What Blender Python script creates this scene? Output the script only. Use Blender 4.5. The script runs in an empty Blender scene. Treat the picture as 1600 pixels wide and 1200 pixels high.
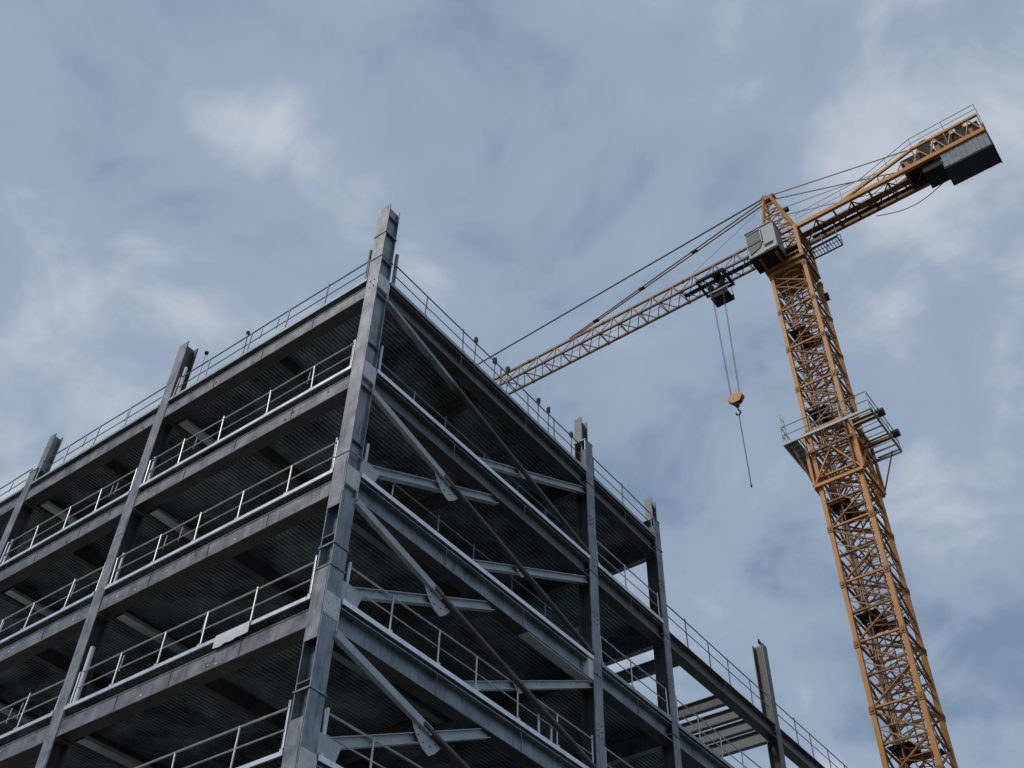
import bpy, math, random
from mathutils import Vector, Matrix
random.seed(11)
S = bpy.context.scene
COL = S.collection
G = 28.6                       # roof deck height above the ground; model coordinates put the roof at z = 0

# ------------------------------------------------------------------ camera
cam_d = bpy.data.cameras.new('camera'); cam = bpy.data.objects.new('camera', cam_d); COL.objects.link(cam)
S.camera = cam
yaw, pitch, roll = math.radians(37.778), math.radians(45.174), math.radians(1.609)
fw = Vector((-math.sin(yaw)*math.cos(pitch), math.cos(yaw)*math.cos(pitch), math.sin(pitch)))
rt = Vector((math.cos(yaw), math.sin(yaw), 0)); up = rt.cross(fw)
r2 = rt*math.cos(roll) + up*math.sin(roll); u2 = -rt*math.sin(roll) + up*math.cos(roll)
m = Matrix((r2, u2, -fw)).transposed().to_4x4(); m.translation = Vector((16.965, -14.86, -27.143 + G))
cam.matrix_world = m
cam_d.sensor_width = 36; cam_d.lens = 36*1718/1600
cam_d.clip_start = 0.1; cam_d.clip_end = 3000

# ------------------------------------------------------------------ sky and sun
SUN_EL, SUN_AZ = math.radians(42), math.radians(-160)     # azimuth measured from +y towards +x
sd = Vector((math.sin(SUN_AZ)*math.cos(SUN_EL), math.cos(SUN_AZ)*math.cos(SUN_EL), math.sin(SUN_EL)))
W = bpy.data.worlds.new('World'); S.world = W; W.use_nodes = True
nt = W.node_tree; nt.nodes.clear()
def N(t, **k):
    n = nt.nodes.new(t)
    for a, b in k.items(): setattr(n, a, b)
    return n
def Lk(a, b): nt.links.new(a, b)
SKYSEED = 5.2
sky = N('ShaderNodeTexSky', sky_type='NISHITA'); sky.sun_disc = False
sky.sun_elevation = SUN_EL; sky.sun_rotation = SUN_AZ; sky.air_density = 1.0; sky.dust_density = 2.0; sky.ozone_density = 1.5
tc = N('ShaderNodeTexCoord'); sep = N('ShaderNodeSeparateXYZ'); Lk(tc.outputs['Generated'], sep.inputs[0])
mz = N('ShaderNodeMath', operation='MAXIMUM'); Lk(sep.outputs[2], mz.inputs[0]); mz.inputs[1].default_value = 0.02
az = N('ShaderNodeMath', operation='ADD'); Lk(mz.outputs[0], az.inputs[0]); az.inputs[1].default_value = 0.22
dx = N('ShaderNodeMath', operation='DIVIDE'); Lk(sep.outputs[0], dx.inputs[0]); Lk(az.outputs[0], dx.inputs[1])
dy = N('ShaderNodeMath', operation='DIVIDE'); Lk(sep.outputs[1], dy.inputs[0]); Lk(az.outputs[0], dy.inputs[1])
cmb = N('ShaderNodeCombineXYZ'); Lk(dx.outputs[0], cmb.inputs[0]); Lk(dy.outputs[0], cmb.inputs[1]); cmb.inputs[2].default_value = SKYSEED
n1 = N('ShaderNodeTexNoise'); n1.inputs['Scale'].default_value = 2.9; n1.inputs['Detail'].default_value = 7; n1.inputs['Roughness'].default_value = .5; n1.inputs['Distortion'].default_value = .8
n2 = N('ShaderNodeTexNoise'); n2.inputs['Scale'].default_value = 6.5; n2.inputs['Detail'].default_value = 6; n2.inputs['Roughness'].default_value = .56; n2.inputs['Distortion'].default_value = .5
Lk(cmb.outputs[0], n1.inputs['Vector']); Lk(cmb.outputs[0], n2.inputs['Vector'])
mixn = N('ShaderNodeMix', data_type='FLOAT'); mixn.inputs[0].default_value = .40; Lk(n1.outputs[0], mixn.inputs[2]); Lk(n2.outputs[0], mixn.inputs[3])
rmp = N('ShaderNodeValToRGB'); cr = rmp.color_ramp; cr.interpolation = 'EASE'
cr.elements[0].position = .35; cr.elements[0].color = (.200, .285, .405, 1)
cr.elements[1].position = .655; cr.elements[1].color = (.570, .620, .690, 1)
e = cr.elements.new(.50); e.color = (.325, .412, .535, 1)
Lk(mixn.outputs[0], rmp.inputs[0])
bgc = N('ShaderNodeBackground'); bgc.inputs[1].default_value = 1.0; Lk(rmp.outputs[0], bgc.inputs[0])
bgs = N('ShaderNodeBackground'); bgs.inputs[1].default_value = .10; Lk(sky.outputs[0], bgs.inputs[0])
mx = N('ShaderNodeMixShader'); mx.inputs[0].default_value = .9; Lk(bgs.outputs[0], mx.inputs[1]); Lk(bgc.outputs[0], mx.inputs[2])
wo = N('ShaderNodeOutputWorld'); Lk(mx.outputs[0], wo.inputs[0])
sl = bpy.data.lights.new('sun', 'SUN'); sl.energy = 1.3; sl.angle = math.radians(14); sl.color = (1, .95, .88)
so = bpy.data.objects.new('sun', sl); COL.objects.link(so); so.rotation_euler = sd.to_track_quat('Z', 'Y').to_euler()
S.view_settings.view_transform = 'Standard'; S.view_settings.look = 'None'; S.view_settings.exposure = 0; S.view_settings.gamma = 1

# ------------------------------------------------------------------ materials
MATS = {}
def material(name, c1, c2, rough=.6, metal=0.0, scale=2.0, bump=.15, streak=0.0, scol=(.06,.035,.02), spots=0.0, spcol=(.55,.55,.53)):
    mt = bpy.data.materials.new(name); mt.use_nodes = True; t = mt.node_tree; b = t.nodes['Principled BSDF']
    def nn(ty, **k):
        q = t.nodes.new(ty)
        for a, v in k.items(): setattr(q, a, v)
        return q
    geo = nn('ShaderNodeNewGeometry')
    a = nn('ShaderNodeTexNoise'); a.inputs['Scale'].default_value = scale; a.inputs['Detail'].default_value = 7; a.inputs['Roughness'].default_value = .62
    t.links.new(geo.outputs['Position'], a.inputs['Vector'])
    r = nn('ShaderNodeValToRGB'); r.color_ramp.elements[0].position = .32; r.color_ramp.elements[1].position = .68
    r.color_ramp.elements[0].color = (*c1, 1); r.color_ramp.elements[1].color = (*c2, 1)
    t.links.new(a.outputs[0], r.inputs[0]); out = r.outputs[0]
    if streak:
        mp = nn('ShaderNodeMapping'); mp.inputs['Scale'].default_value = (5, 5, .55); t.links.new(geo.outputs['Position'], mp.inputs[0])
        s = nn('ShaderNodeTexNoise'); s.inputs['Scale'].default_value = 1.6; s.inputs['Detail'].default_value = 5; s.inputs['Roughness'].default_value = .65
        t.links.new(mp.outputs[0], s.inputs['Vector'])
        sr = nn('ShaderNodeValToRGB'); sr.color_ramp.elements[0].position = .53; sr.color_ramp.elements[1].position = .74
        sr.color_ramp.elements[0].color = (0,0,0,1); sr.color_ramp.elements[1].color = (streak,)*3 + (1,)
        t.links.new(s.outputs[0], sr.inputs[0])
        q = nn('ShaderNodeMix', data_type='RGBA'); q.inputs[7].default_value = (*scol, 1)
        t.links.new(sr.outputs[0], q.inputs[0]); t.links.new(out, q.inputs[6]); out = q.outputs[2]
    if spots:
        s = nn('ShaderNodeTexNoise'); s.inputs['Scale'].default_value = 13; s.inputs['Detail'].default_value = 4; s.inputs['Roughness'].default_value = .7
        t.links.new(geo.outputs['Position'], s.inputs['Vector'])
        sr = nn('ShaderNodeValToRGB'); sr.color_ramp.elements[0].position = .60; sr.color_ramp.elements[1].position = .68
        sr.color_ramp.elements[0].color = (0,0,0,1); sr.color_ramp.elements[1].color = (spots,)*3 + (1,)
        t.links.new(s.outputs[0], sr.inputs[0])
        q = nn('ShaderNodeMix', data_type='RGBA'); q.inputs[7].default_value = (*spcol, 1)
        t.links.new(sr.outputs[0], q.inputs[0]); t.links.new(out, q.inputs[6]); out = q.outputs[2]
    t.links.new(out, b.inputs['Base Color'])
    b.inputs['Metallic'].default_value = metal
    rr = nn('ShaderNodeMapRange'); rr.inputs[3].default_value = max(.05, rough-.12); rr.inputs[4].default_value = min(1, rough+.15)
    t.links.new(a.outputs[0], rr.inputs[0]); t.links.new(rr.outputs[0], b.inputs['Roughness'])
    if bump:
        f = nn('ShaderNodeTexNoise'); f.inputs['Scale'].default_value = 22; f.inputs['Detail'].default_value = 4
        t.links.new(geo.outputs['Position'], f.inputs['Vector'])
        bp = nn('ShaderNodeBump'); bp.inputs['Strength'].default_value = bump; bp.inputs['Distance'].default_value = .02
        t.links.new(f.outputs[0], bp.inputs['Height']); t.links.new(bp.outputs[0], b.inputs['Normal'])
    MATS[name] = mt; return mt
STEEL = material('primed_steel', (.13,.131,.142), (.36,.36,.382), .42, .35, 1.5, .16, .9, (.055,.043,.036), .22, (.5,.5,.5))
STEELB = material('blue_grey_steel', (.14,.165,.18), (.31,.355,.375), .38, .45, 1.3, .14, .8, (.06,.05,.045), .15, (.4,.42,.43))
BRACE = material('painted_brace', (.36,.39,.40), (.50,.53,.54), .5, .15, 1.5, .1, .4, (.12,.1,.09))
TUBE = material('brown_primer_tube', (.07,.06,.054), (.14,.12,.11), .45, .3, 1.4, .1, .5, (.05,.035,.03))
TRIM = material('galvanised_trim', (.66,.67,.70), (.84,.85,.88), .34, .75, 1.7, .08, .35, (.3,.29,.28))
TRIMD = material('weathered_trim', (.26,.30,.31), (.38,.42,.43), .45, .6, 1.7, .08, .4, (.15,.14,.13))
DECK = material('galvanised_deck', (.085,.108,.104), (.46,.52,.50), .42, .45, .75, .06, .0)  # wide tone range paints patchy reflected light into the deck undersides
CONC = material('concrete_topping', (.26,.26,.25), (.36,.36,.35), .9, 0, 1.2, .3)
RAIL = material('galvanised_rail', (.50,.51,.53), (.66,.67,.69), .38, .55, 3, .05, .3, (.28,.25,.22))
RAILD = material('dull_rail', (.16,.175,.19), (.26,.28,.30), .45, .5, 3, .05, .3, (.1,.08,.07))
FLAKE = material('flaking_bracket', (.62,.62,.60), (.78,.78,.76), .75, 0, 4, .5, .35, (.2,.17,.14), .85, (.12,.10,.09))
BOLT = material('dark_bolt', (.07,.06,.055), (.13,.12,.11), .5, .6, 6, 0)
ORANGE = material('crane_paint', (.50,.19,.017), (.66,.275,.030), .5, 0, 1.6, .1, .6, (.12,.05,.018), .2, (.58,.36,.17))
ORANGED = material('crane_paint_shaded_grimy', (.19,.078,.014), (.40,.172,.028), .55, 0, 1.8, .1, .8, (.045,.025,.014))  # darker copy of the crane paint: shaded sides painted in, with grime streaks
TAN = material('crane_lacing_pale', (.42,.21,.06), (.58,.33,.12), .55, 0, 2, .1, .5, (.12,.07,.04))
GREYL = material('grey_jib_paint', (.30,.33,.34), (.44,.47,.48), .5, .1, 2, .1, .5, (.09,.08,.07))
DARK = material('dark_machine', (.020,.021,.022), (.048,.047,.045), .55, .2, 3, .15, .3, (.09,.06,.04))
CABW = material('cab_panel', (.17,.195,.205), (.29,.315,.33), .45, .1, 1.6, .08, .4, (.2,.2,.2))
BALLAST = material('ballast_concrete', (.22,.245,.245), (.36,.39,.39), .85, 0, 1.8, .3, .5, (.2,.2,.19))
BALLASTD = material('ballast_tray', (.045,.046,.05), (.075,.075,.08), .8, 0, 1.5, .2)
CABLE = material('steel_cable', (.05,.05,.055), (.09,.09,.095), .5, .5, 5, 0)
WHITE = material('white_sheet', (.70,.70,.72), (.82,.82,.84), .5, 0, 2, .3)
TIMBER = material('timber', (.34,.30,.22), (.48,.43,.33), .8, 0, 3, .3)
CLOTH = material('dark_cloth', (.045,.05,.055), (.09,.095,.10), .9, 0, 6, .4)
GRAVEL = material('gravel_ground', (.055,.053,.05), (.10,.096,.09), .95, 0, .3, .6)
MATS['dark_machine'].node_tree.nodes['Principled BSDF'].inputs['Specular IOR Level'].default_value = .15
GLASS = bpy.data.materials.new('cab_glass'); GLASS.use_nodes = True
_b = GLASS.node_tree.nodes['Principled BSDF']; _b.inputs['Base Color'].default_value = (.045,.075,.08,1); _b.inputs['Roughness'].default_value = .3; _b.inputs['Specular IOR Level'].default_value = .15; _b.inputs['Metallic'].default_value = 0

# ------------------------------------------------------------------ mesh helpers
V3 = Vector
class MB:
    def __init__(s): s.v = []; s.f = []
    def poly(s, vs, fs):
        o = len(s.v); s.v += [tuple(q) for q in vs]; s.f += [tuple(i+o for i in f) for f in fs]; return s
    def box(s, x0, x1, y0, y1, z0, z1):
        return s.poly([(x,y,z) for z in (z0,z1) for y in (y0,y1) for x in (x0,x1)],
                      [(0,2,3,1),(4,5,7,6),(0,1,5,4),(2,6,7,3),(0,4,6,2),(1,3,7,5)])
    def prism(s, prof, p0, p1, up=(0,0,1)):
        p0, p1 = V3(p0), V3(p1); d = (p1-p0).normalized(); u = V3(up)
        if abs(d.dot(u)) > .99: u = V3((0,1,0))
        sx = d.cross(u).normalized(); sy = sx.cross(d); n = len(prof)
        vs = [p + sx*a + sy*b for p in (p0,p1) for a, b in prof]
        return s.poly(vs, [tuple(range(n))[::-1], tuple(range(n,2*n))] + [(i,(i+1)%n,n+(i+1)%n,n+i) for i in range(n)])
    def bar(s, p0, p1, w, h=None, up=(0,0,1)):
        h = h or w; return s.prism([(-w/2,-h/2),(w/2,-h/2),(w/2,h/2),(-w/2,h/2)], p0, p1, up)
    def tube(s, p0, p1, r, n=8):
        return s.prism([(r*math.cos(2*math.pi*i/n), r*math.sin(2*math.pi*i/n)) for i in range(n)], p0, p1)
    def path(s, pts, r, n=6):
        for a, b in zip(pts, pts[1:]): s.tube(a, b, r, n)
        return s
    def lathe(s, c, prof, n=12, axis=(0,0,1)):
        c = V3(c); a = V3(axis).normalized(); t = V3((1,0,0)) if abs(a.x) < .9 else V3((0,1,0)); x = a.cross(t).normalized(); y = a.cross(x); vs = []
        for h, r in prof:
            vs += [c + a*h + x*(r*math.cos(2*math.pi*i/n)) + y*(r*math.sin(2*math.pi*i/n)) for i in range(n)]
        k = len(prof); fs = [tuple(range(n))[::-1], tuple(range((k-1)*n, k*n))]
        for j in range(k-1): fs += [(j*n+i, j*n+(i+1)%n, (j+1)*n+(i+1)%n, (j+1)*n+i) for i in range(n)]
        return s.poly(vs, fs)
    def blob(s, c, r, n=10, jit=.0):
        c = V3(c); k = 6; o = []
        for j in range(1, k):
            t = math.pi*j/k
            for i in range(n):
                p = 2*math.pi*i/n; q = 1 + random.uniform(-jit, jit)
                o.append((c.x+r[0]*q*math.sin(t)*math.cos(p), c.y+r[1]*q*math.sin(t)*math.sin(p), c.z-r[2]*q*math.cos(t)))
        fs = [tuple(range(n))[::-1], tuple(range((k-2)*n,(k-1)*n))]
        for j in range(k-2): fs += [(j*n+i, j*n+(i+1)%n, (j+1)*n+(i+1)%n, (j+1)*n+i) for i in range(n)]
        return s.poly(o, fs)
    def mesh(s, name, mat):
        me = bpy.data.meshes.new(name); me.from_pydata(s.v, [], s.f); me.update(); me.materials.append(mat); return me
OFF = {}                                     # world offset of every object's own origin
def link(name, data, parent=None, off=(0,0,0)):
    o = bpy.data.objects.new(name, data); COL.objects.link(o); off = V3(off); OFF[o.name] = off
    if parent is not None:
        o.parent = parent; o.location = off - OFF[parent.name]
    else: o.location = off + V3((0,0,G))
    return o
def obj(name, mb, mat, parent=None, off=(0,0,0)):
    return link(name, mb.mesh(name, mat) if isinstance(mb, MB) else mb, parent, off)
def tag(o, label, cat, group=None, kind=None):
    if label: o['label'] = label
    if cat: o['category'] = cat
    if group: o['group'] = group
    if kind: o['kind'] = kind
    return o
def thing(name, base, label, cat, group=None):
    return tag(link(name, None, None, base), label, cat, group)
def stuff(o): o['kind'] = 'stuff'; return o
def Iprof(d, w, tf=.03, tw=.02):             # origin at the middle of the section
    a, b, t = w/2, d/2, tw/2
    return [(-a,-b),(a,-b),(a,-b+tf),(t,-b+tf),(t,b-tf),(a,b-tf),(a,b),(-a,b),(-a,b-tf),(-t,b-tf),(-t,-b+tf),(-a,-b+tf)]

# ------------------------------------------------------------------ ground
gm = MB().poly([(-900,-900,-G),(900,-900,-G),(900,900,-G),(-900,900,-G)], [(0,1,2,3)])
tag(obj('ground', gm, GRAVEL), 'bare gravel ground of the building site', 'ground', kind='structure')

# ------------------------------------------------------------------ steel frame building
LEV = [0, -4, -8, -12, -16, -20, -24]
CW = .5
XL = [0, -10, -18, -28]                      # arris of the columns on the unbraced side
YB, YC, YD, YE = 11.73, 16.68, 25.72, 44.0   # columns on the braced side
BLD = thing('steel_frame_building', (-14, 8, -G), 'unfinished grey steel frame building with bare columns and metal decks', 'building')

LBEAM = material('weathered_edge_steel', (.10,.10,.107), (.30,.297,.31), .42, .3, 1.7, .16, .9, (.05,.04,.034), .25)
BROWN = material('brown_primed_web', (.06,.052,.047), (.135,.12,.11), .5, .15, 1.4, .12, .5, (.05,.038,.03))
DSTEEL = material('dark_weathered_steel', (.105,.112,.112), (.175,.185,.185), .5, .2, 1.2, .12, .6, (.06,.05,.045))
def hcol(mb, x, y, z0, z1, w=.5, d=.5, face='y', tf=.035, tw=.025):
    # H section filling the rectangle x-w..x, y..y+d ; face = axis the flanges look along
    if face == 'y':
        mb.box(x-w, x, y, y+tf, z0, z1); mb.box(x-w, x, y+d-tf, y+d, z0, z1); mb.box(x-w/2-tw/2, x-w/2+tw/2, y+tf, y+d-tf, z0, z1)
    else:
        mb.box(x-tf, x, y, y+d, z0, z1); mb.box(x-w, x-w+tf, y, y+d, z0, z1); mb.box(x-w+tf, x-tf, y+d/2-tw/2, y+d/2+tw/2, z0, z1)
    return mb
def stiff(col, x, y, z, face, w=.5, d=.5, mat=None, both=True):
    # two plates closing the recesses of the H at height z, a hair proud of the flange tips
    mb = MB()
    if face == 'y':
        mb.box(x-w-.006, x-w/2-.013, y+.036, y+d-.036, z-.012, z+.012); mb.box(x-w/2+.013, x+.006, y+.036, y+d-.036, z-.012, z+.012)
    else:
        mb.box(x-w+.036, x-.036, y-.006, y+d/2-.013, z-.012, z+.012); mb.box(x-w+.036, x-.036, y+d/2+.013, y+d+.006, z-.012, z+.012)
    return obj('stiffener_plate', mb, mat or STEEL, col)
def collar(col, x, y, z, h=.05, w=.5, d=.5, mat=None):
    mb = MB(); e = .025
    mb.box(x-w-e, x+e, y-e, y-.001, z-h/2, z+h/2); mb.box(x-w-e, x+e, y+d+.001, y+d+e, z-h/2, z+h/2)
    mb.box(x-w-e, x-w-.001, y-.001, y+d+.001, z-h/2, z+h/2); mb.box(x+.001, x+e, y-.001, y+d+.001, z-h/2, z+h/2)
    return obj('splice_collar', mb, mat or STEEL, col)
def bolts_y(col, x0, x1, y, z0, z1, nx, nz, out=-1):
    mb = MB()
    for i in range(nx):
        for k in range(nz):
            cx = x0+(x1-x0)*(i+.5)/nx; cz = z0+(z1-z0)*(k+.5)/nz
            mb.lathe((cx, y, cz), [(0,.022),(.022,.022)], 6, (0,out,0))
    return stuff(obj('bolt_group', mb, BOLT, col))
def bolts_x(col, x, y0, y1, z0, z1, ny, nz):
    mb = MB()
    for i in range(ny):
        for k in range(nz):
            cy = y0+(y1-y0)*(i+.5)/ny; cz = z0+(z1-z0)*(k+.5)/nz
            mb.lathe((x, cy, cz), [(0,.022),(.022,.022)], 6, (1,0,0))
    return stuff(obj('bolt_group', mb, BOLT, col))

# corner column: upper length looks along -y, lower length is turned to +x below the third deck
mb = MB(); hcol(mb, 0, 0, -8.95, 3.7, CW, CW, 'y')
cc = obj('column', mb, STEEL, BLD); cc['label'] = 'corner column with flaking brackets and splice collars'
mb = MB(); hcol(mb, -.004, .004, -G, -8.95, CW-.008, CW-.008, 'x', .035)
obj('lower_length', mb, STEELB, cc)
obj('web_face', MB().box(-.10, -.085, .036, .464, -8.9, 3.6), STEELB, cc)
for z in (3.05, 2.15, .75, -.95, -3.2, -5.0, -7.1): stiff(cc, 0, 0, z, 'y')
collar(cc, 0, 0, 2.15); collar(cc, 0, 0, -7.55, .05); collar(cc, 0, 0, -10.6, .05); collar(cc, 0, 0, -14.6, .05); collar(cc, 0, 0, -11.25, .04); collar(cc, 0, 0, .9, .04)
for z0, z1 in ((-9.35, -7.6), (-13.3, -11.3), (-17.3, -15.3)):
    obj('cover_plate', MB().box(-CW+.01, -.045, -.008, .0065, z0, z1), STEEL, cc)
for z in (-10.3, -14.4): stiff(cc, -.004, .004, z, 'x', CW-.008, CW-.008)
bolts_y(cc, -CW+.08, -.08, -.0005, -.7, -.1, 2, 2)
for L in LEV[:6]:                             # brackets carrying the braced side's beams
    b = MB(); b.box(-.30, .012, .505, .53, L-.92, L-.12); b.box(-.02, .010, .02, .503, L-.62, L-.02); b.box(-.28, .008, .04, .503, L-.66, L-.63)
    br = obj('seat_bracket', b, FLAKE, cc)

def left_col(x, top, z_low=None):
    mb = MB()
    zt = top if z_low is None else z_low
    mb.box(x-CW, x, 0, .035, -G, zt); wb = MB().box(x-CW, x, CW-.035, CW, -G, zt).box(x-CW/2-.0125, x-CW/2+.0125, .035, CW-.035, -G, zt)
    if z_low is not None: hcol(mb, x+.03, .12, z_low, top, .40, .36, 'y')
    c = obj('column', mb, STEEL, BLD); obj('web', wb, BROWN, c)
    if z_low is not None: obj('cap_plate', MB().box(x-CW-.02, x+.05, -.02, CW+.02, z_low-.012, z_low+.018), STEEL, c)
    for L in LEV: stiff(c, x, 0, L-.22, 'y'); stiff(c, x, 0, L-.86, 'y')
    obj('splice_plate', MB().box(x-CW+.04, x-.04, -.014, -.001, -5.9, -5.2), STEEL, c)
    obj('splice_plate', MB().box(x-CW+.04, x-.04, -.014, -.001, -13.9, -13.2), STEEL, c)
    for L in LEV: obj('end_plate', MB().box(x+.002, x+.022, .03, .47, L-.93, L-.12), STEEL, c)
    return c
c1 = left_col(XL[1], 3.12); c2 = left_col(XL[2], 2.75, .8); left_col(XL[3], 2.6)
for c, x, L, h in ((c1,XL[1],-4,1.15),(c1,XL[1],-8,.35),(c1,XL[1],-12,.5),(c2,XL[2],-4,.9),(c2,XL[2],-8,.7)): obj('lit_web_patch', MB().box(x-CW/2+.013,x-CW/2+.018,.04,CW-.04,L+.02,L+h), FLAKE, c)  # pale patches paint light falling on the column webs above the decks

def right_col(y, top, z_low=None, w=CW, d=.44, ins=.0, mat=None):
    mb = MB()
    zt = top if z_low is None else z_low
    mb.box(-.035, 0, y, y+d, -G, zt); wb = MB().box(-w, -w+.035, y, y+d, -G, zt).box(-w+.035, -.035, y+d/2-.0125, y+d/2+.0125, -G, zt)
    ub = hcol(MB(), -ins, y+.03, z_low, top, w-.16, d-.08, 'y') if z_low is not None else None
    c = obj('column', mb, mat or STEELB, BLD); obj('web', wb, BROWN, c)
    if ub: obj('upper_length', ub, DSTEEL, c)
    if z_low is not None: obj('cap_plate', MB().box(-w-.02, .02, y-.02, y+d+.02, z_low-.012, z_low+.018), STEEL, c)
    for L in LEV:
        if L < top: stiff(c, 0, y, L-.22, 'x', w, d); stiff(c, 0, y, L-.88, 'x', w, d); collar(c, 0, y, L-.55, .05, w, d)
    for z in (-2.3, -6.4, -10.5): bolts_x(c, .0005, y+.05, y+d-.05, z-.3, z+.3, 2, 3)
    return c
right_col(YB, 2.86, 1.55, CW, .5, .16); right_col(YC, 2.0, .9, CW, .44, .05); right_col(YD, -.3, mat=DSTEEL); right_col(YE, -.6)
for y, x in ((YB,-10),(YB,-18),(YC,-10),(YC,-18),(YC,-28),(YB,-28),(YD,-10),(YD,-18)):
    obj('column', hcol(MB(), x, y, -G, (-.2 if y < 20 else -8.2), .45, .45, 'y'), STEEL, BLD)

BD, BW = .66, .42
def Bprof(d, w):
    a, b, i, t = w/2, d/2, .016, .03
    return [(-a,-b),(a,-b),(a,-b+t),(a-i,-b+t),(a-i,b-t),(a,b-t),(a,b),(-a,b),(-a,b-t),(-a+i,b-t),(-a+i,-b+t),(-a,-b+t)]
def beam(p0, p1, L, name='edge_beam', mat=STEEL, d=BD, w=BW, top=.21):
    z = L-top-d/2; zb = L-top-d
    q = obj(name, MB().prism(Bprof(d, w) if name == 'edge_beam' and abs(p0[1]-p1[1]) < .01 else Iprof(d, w), (p0[0],p0[1],z), (p1[0],p1[1],z)), mat, BLD)
    if name == 'edge_beam':
        x0, x1, y0, y1 = min(p0[0],p1[0]), max(p0[0],p1[0]), min(p0[1],p1[1]), max(p0[1],p1[1])
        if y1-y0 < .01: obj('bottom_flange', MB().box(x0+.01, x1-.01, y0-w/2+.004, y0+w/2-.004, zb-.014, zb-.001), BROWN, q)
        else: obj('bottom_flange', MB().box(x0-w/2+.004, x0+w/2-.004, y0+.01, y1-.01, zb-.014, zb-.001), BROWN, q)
    return q
def web_stiff(b, pts, L, axis, d=BD, w=BW, top=.21):
    for px, py in pts:
        z0, z1 = L-top-d+.031, L-top-.031
        if axis == 'x': obj('joint_strip', MB().box(px-.018, px+.018, py-w/2+.004, py-w/2+.0155, z0, z1), TUBE, b)
        else: obj('joint_strip', MB().box(px+w/2-.0155, px+w/2-.004, py-.018, py+.018, z0, z1), TUBE, b)
rr = random.Random(5)
cleats = [MB().box(-.03,.03,-.012,.004,-.05,.05).mesh('cleat', BROWN), MB().box(-.05,.05,-.010,.004,-.025,.025).mesh('cleat', FLAKE)]
for L in LEV:
    for i in range(3):                        # unbraced side
        a, b = XL[i]-CW-.001, XL[i+1]+.023
        q = beam((a,.22), (b,.22), L, mat=LBEAM, d=.51, top=.36); n = 3 if i != 1 else 2
        web_stiff(q, [(a+(b-a)*(k+1)/(n+1)+rr.uniform(-.2,.2), .22) for k in range(n)], L, 'x', d=.51, top=.36)
        for _ in range(5): obj('cleat', cleats[rr.random() > .6], None, q, (rr.uniform(b+.5,a-.5), .026, L-.36-rr.uniform(.1,.42)))
    ys = [(.531, YB-.001), (YB+.501, YC-.001)]
    if L <= -4: ys += [(YC+.441, YD-.001), (YD+.441, YE-.001)]
    for k, (a, b) in enumerate(ys):
        q = beam((-.22,a), (-.22,b), L, mat=DSTEEL if L > -5 else STEELB)
        web_stiff(q, [(-.22, a+(b-a)*t) for t in ((.33,.66) if k == 0 else (.5,))], L, 'y')
    # floor beams under the deck
    for y in (5.9, YB+.25):
        for a, b in ((-.44,-4.9),(-5.1,-10.1),(-10.5,-18.1),(-18.5,-27.9)):
            beam((a,y),(b,y), L, 'floor_beam', BROWN, .5, .22, .18)
    for a, b in ((-.02-CW,-10.0),(-10.46,-18.0),(-18.46,-28.0)):
        beam((a,YC+.22),(b,YC+.22), L, 'floor_beam', STEELB, .62, .26, .19)
    for x in (-5, -10.25, -14.1, -18.25, -23, -28.25):
        for a, b in ((.44,5.78),(6.02,YB+.12),(YB+.38,YC+.06)):
            beam((x,a),(x,b), L, 'floor_beam', BROWN, .46, .2, .18)
    if L == -4:                               # bare grillage beyond the third braced-side column
        for y in (18.6, 22.3, 23.6, 24.75, 30.0):
            beam((-.44,y),(-10,y), L, 'floor_beam', DSTEEL, .5, .24, .22)
        beam((-5.2,YC+.4),(-5.2,18.4), L, 'floor_beam', STEELB, .4, .2, .24); beam((-3.4,22.45),(-3.4,23.45), L, 'floor_beam', STEELB, .34, .18, .24)
        beam((-.47,YD+.22),(-10,YD+.22), L, 'floor_beam', DSTEEL, .6, .26, .2)
    if L <= -8:
        for y in (21.2, YD+.22, 30.0):
            beam((-.5,y),(-10,y), L, 'floor_beam', DSTEEL, .55, .24, .19)

# corrugated deck sheets, ribs along y
def deck_sheet(x0, x1, y0, y1, L, parent):
    n = max(1, round((x0-x1)/.15)); p = (x0-x1)/n; zt, zb = L-.085, L-.15; prof = []
    for i in range(n):
        s = x0-i*p; prof += [(s,zt),(s-p*.38,zt),(s-p*.5,zb),(s-p*.88,zb)]
    prof.append((x1, zt)); k = len(prof)
    mb = MB().poly([(a,y,z) for y in (y0,y1) for a, z in prof], [(i,i+1,k+i+1,k+i) for i in range(k-1)])
    return obj('deck_sheet', mb, DECK, parent)
for L in LEV:
    sl_ = obj('floor_slab', MB().box(-28.4, -.03, .03, YC+.35, L-.07, L-.004), CONC, BLD)
    for a, b in ((-.04,-5),(-5,-10.25),(-10.25,-14.1),(-14.1,-18.25),(-18.25,-23),(-23,-28.2)):
        for c, d in ((.04,5.9),(5.9,YB+.25),(YB+.25,YC+.3)): deck_sheet(a, b, c, d, L, sl_)
    if L <= -8:
        s2 = obj('floor_slab', MB().box(-10, -.03, YC+.36, (21.2 if L == -8 else YE), L-.07, L-.004), CONC, BLD)
        for c, d in ((YC+.36,21.2),(21.2,YD+.2),(YD+.2,YE))[:(1 if L == -8 else 3)]:
            for a, b in ((-.04,-5),(-5,-10)): deck_sheet(a, b, c, d, L, s2)

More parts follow.
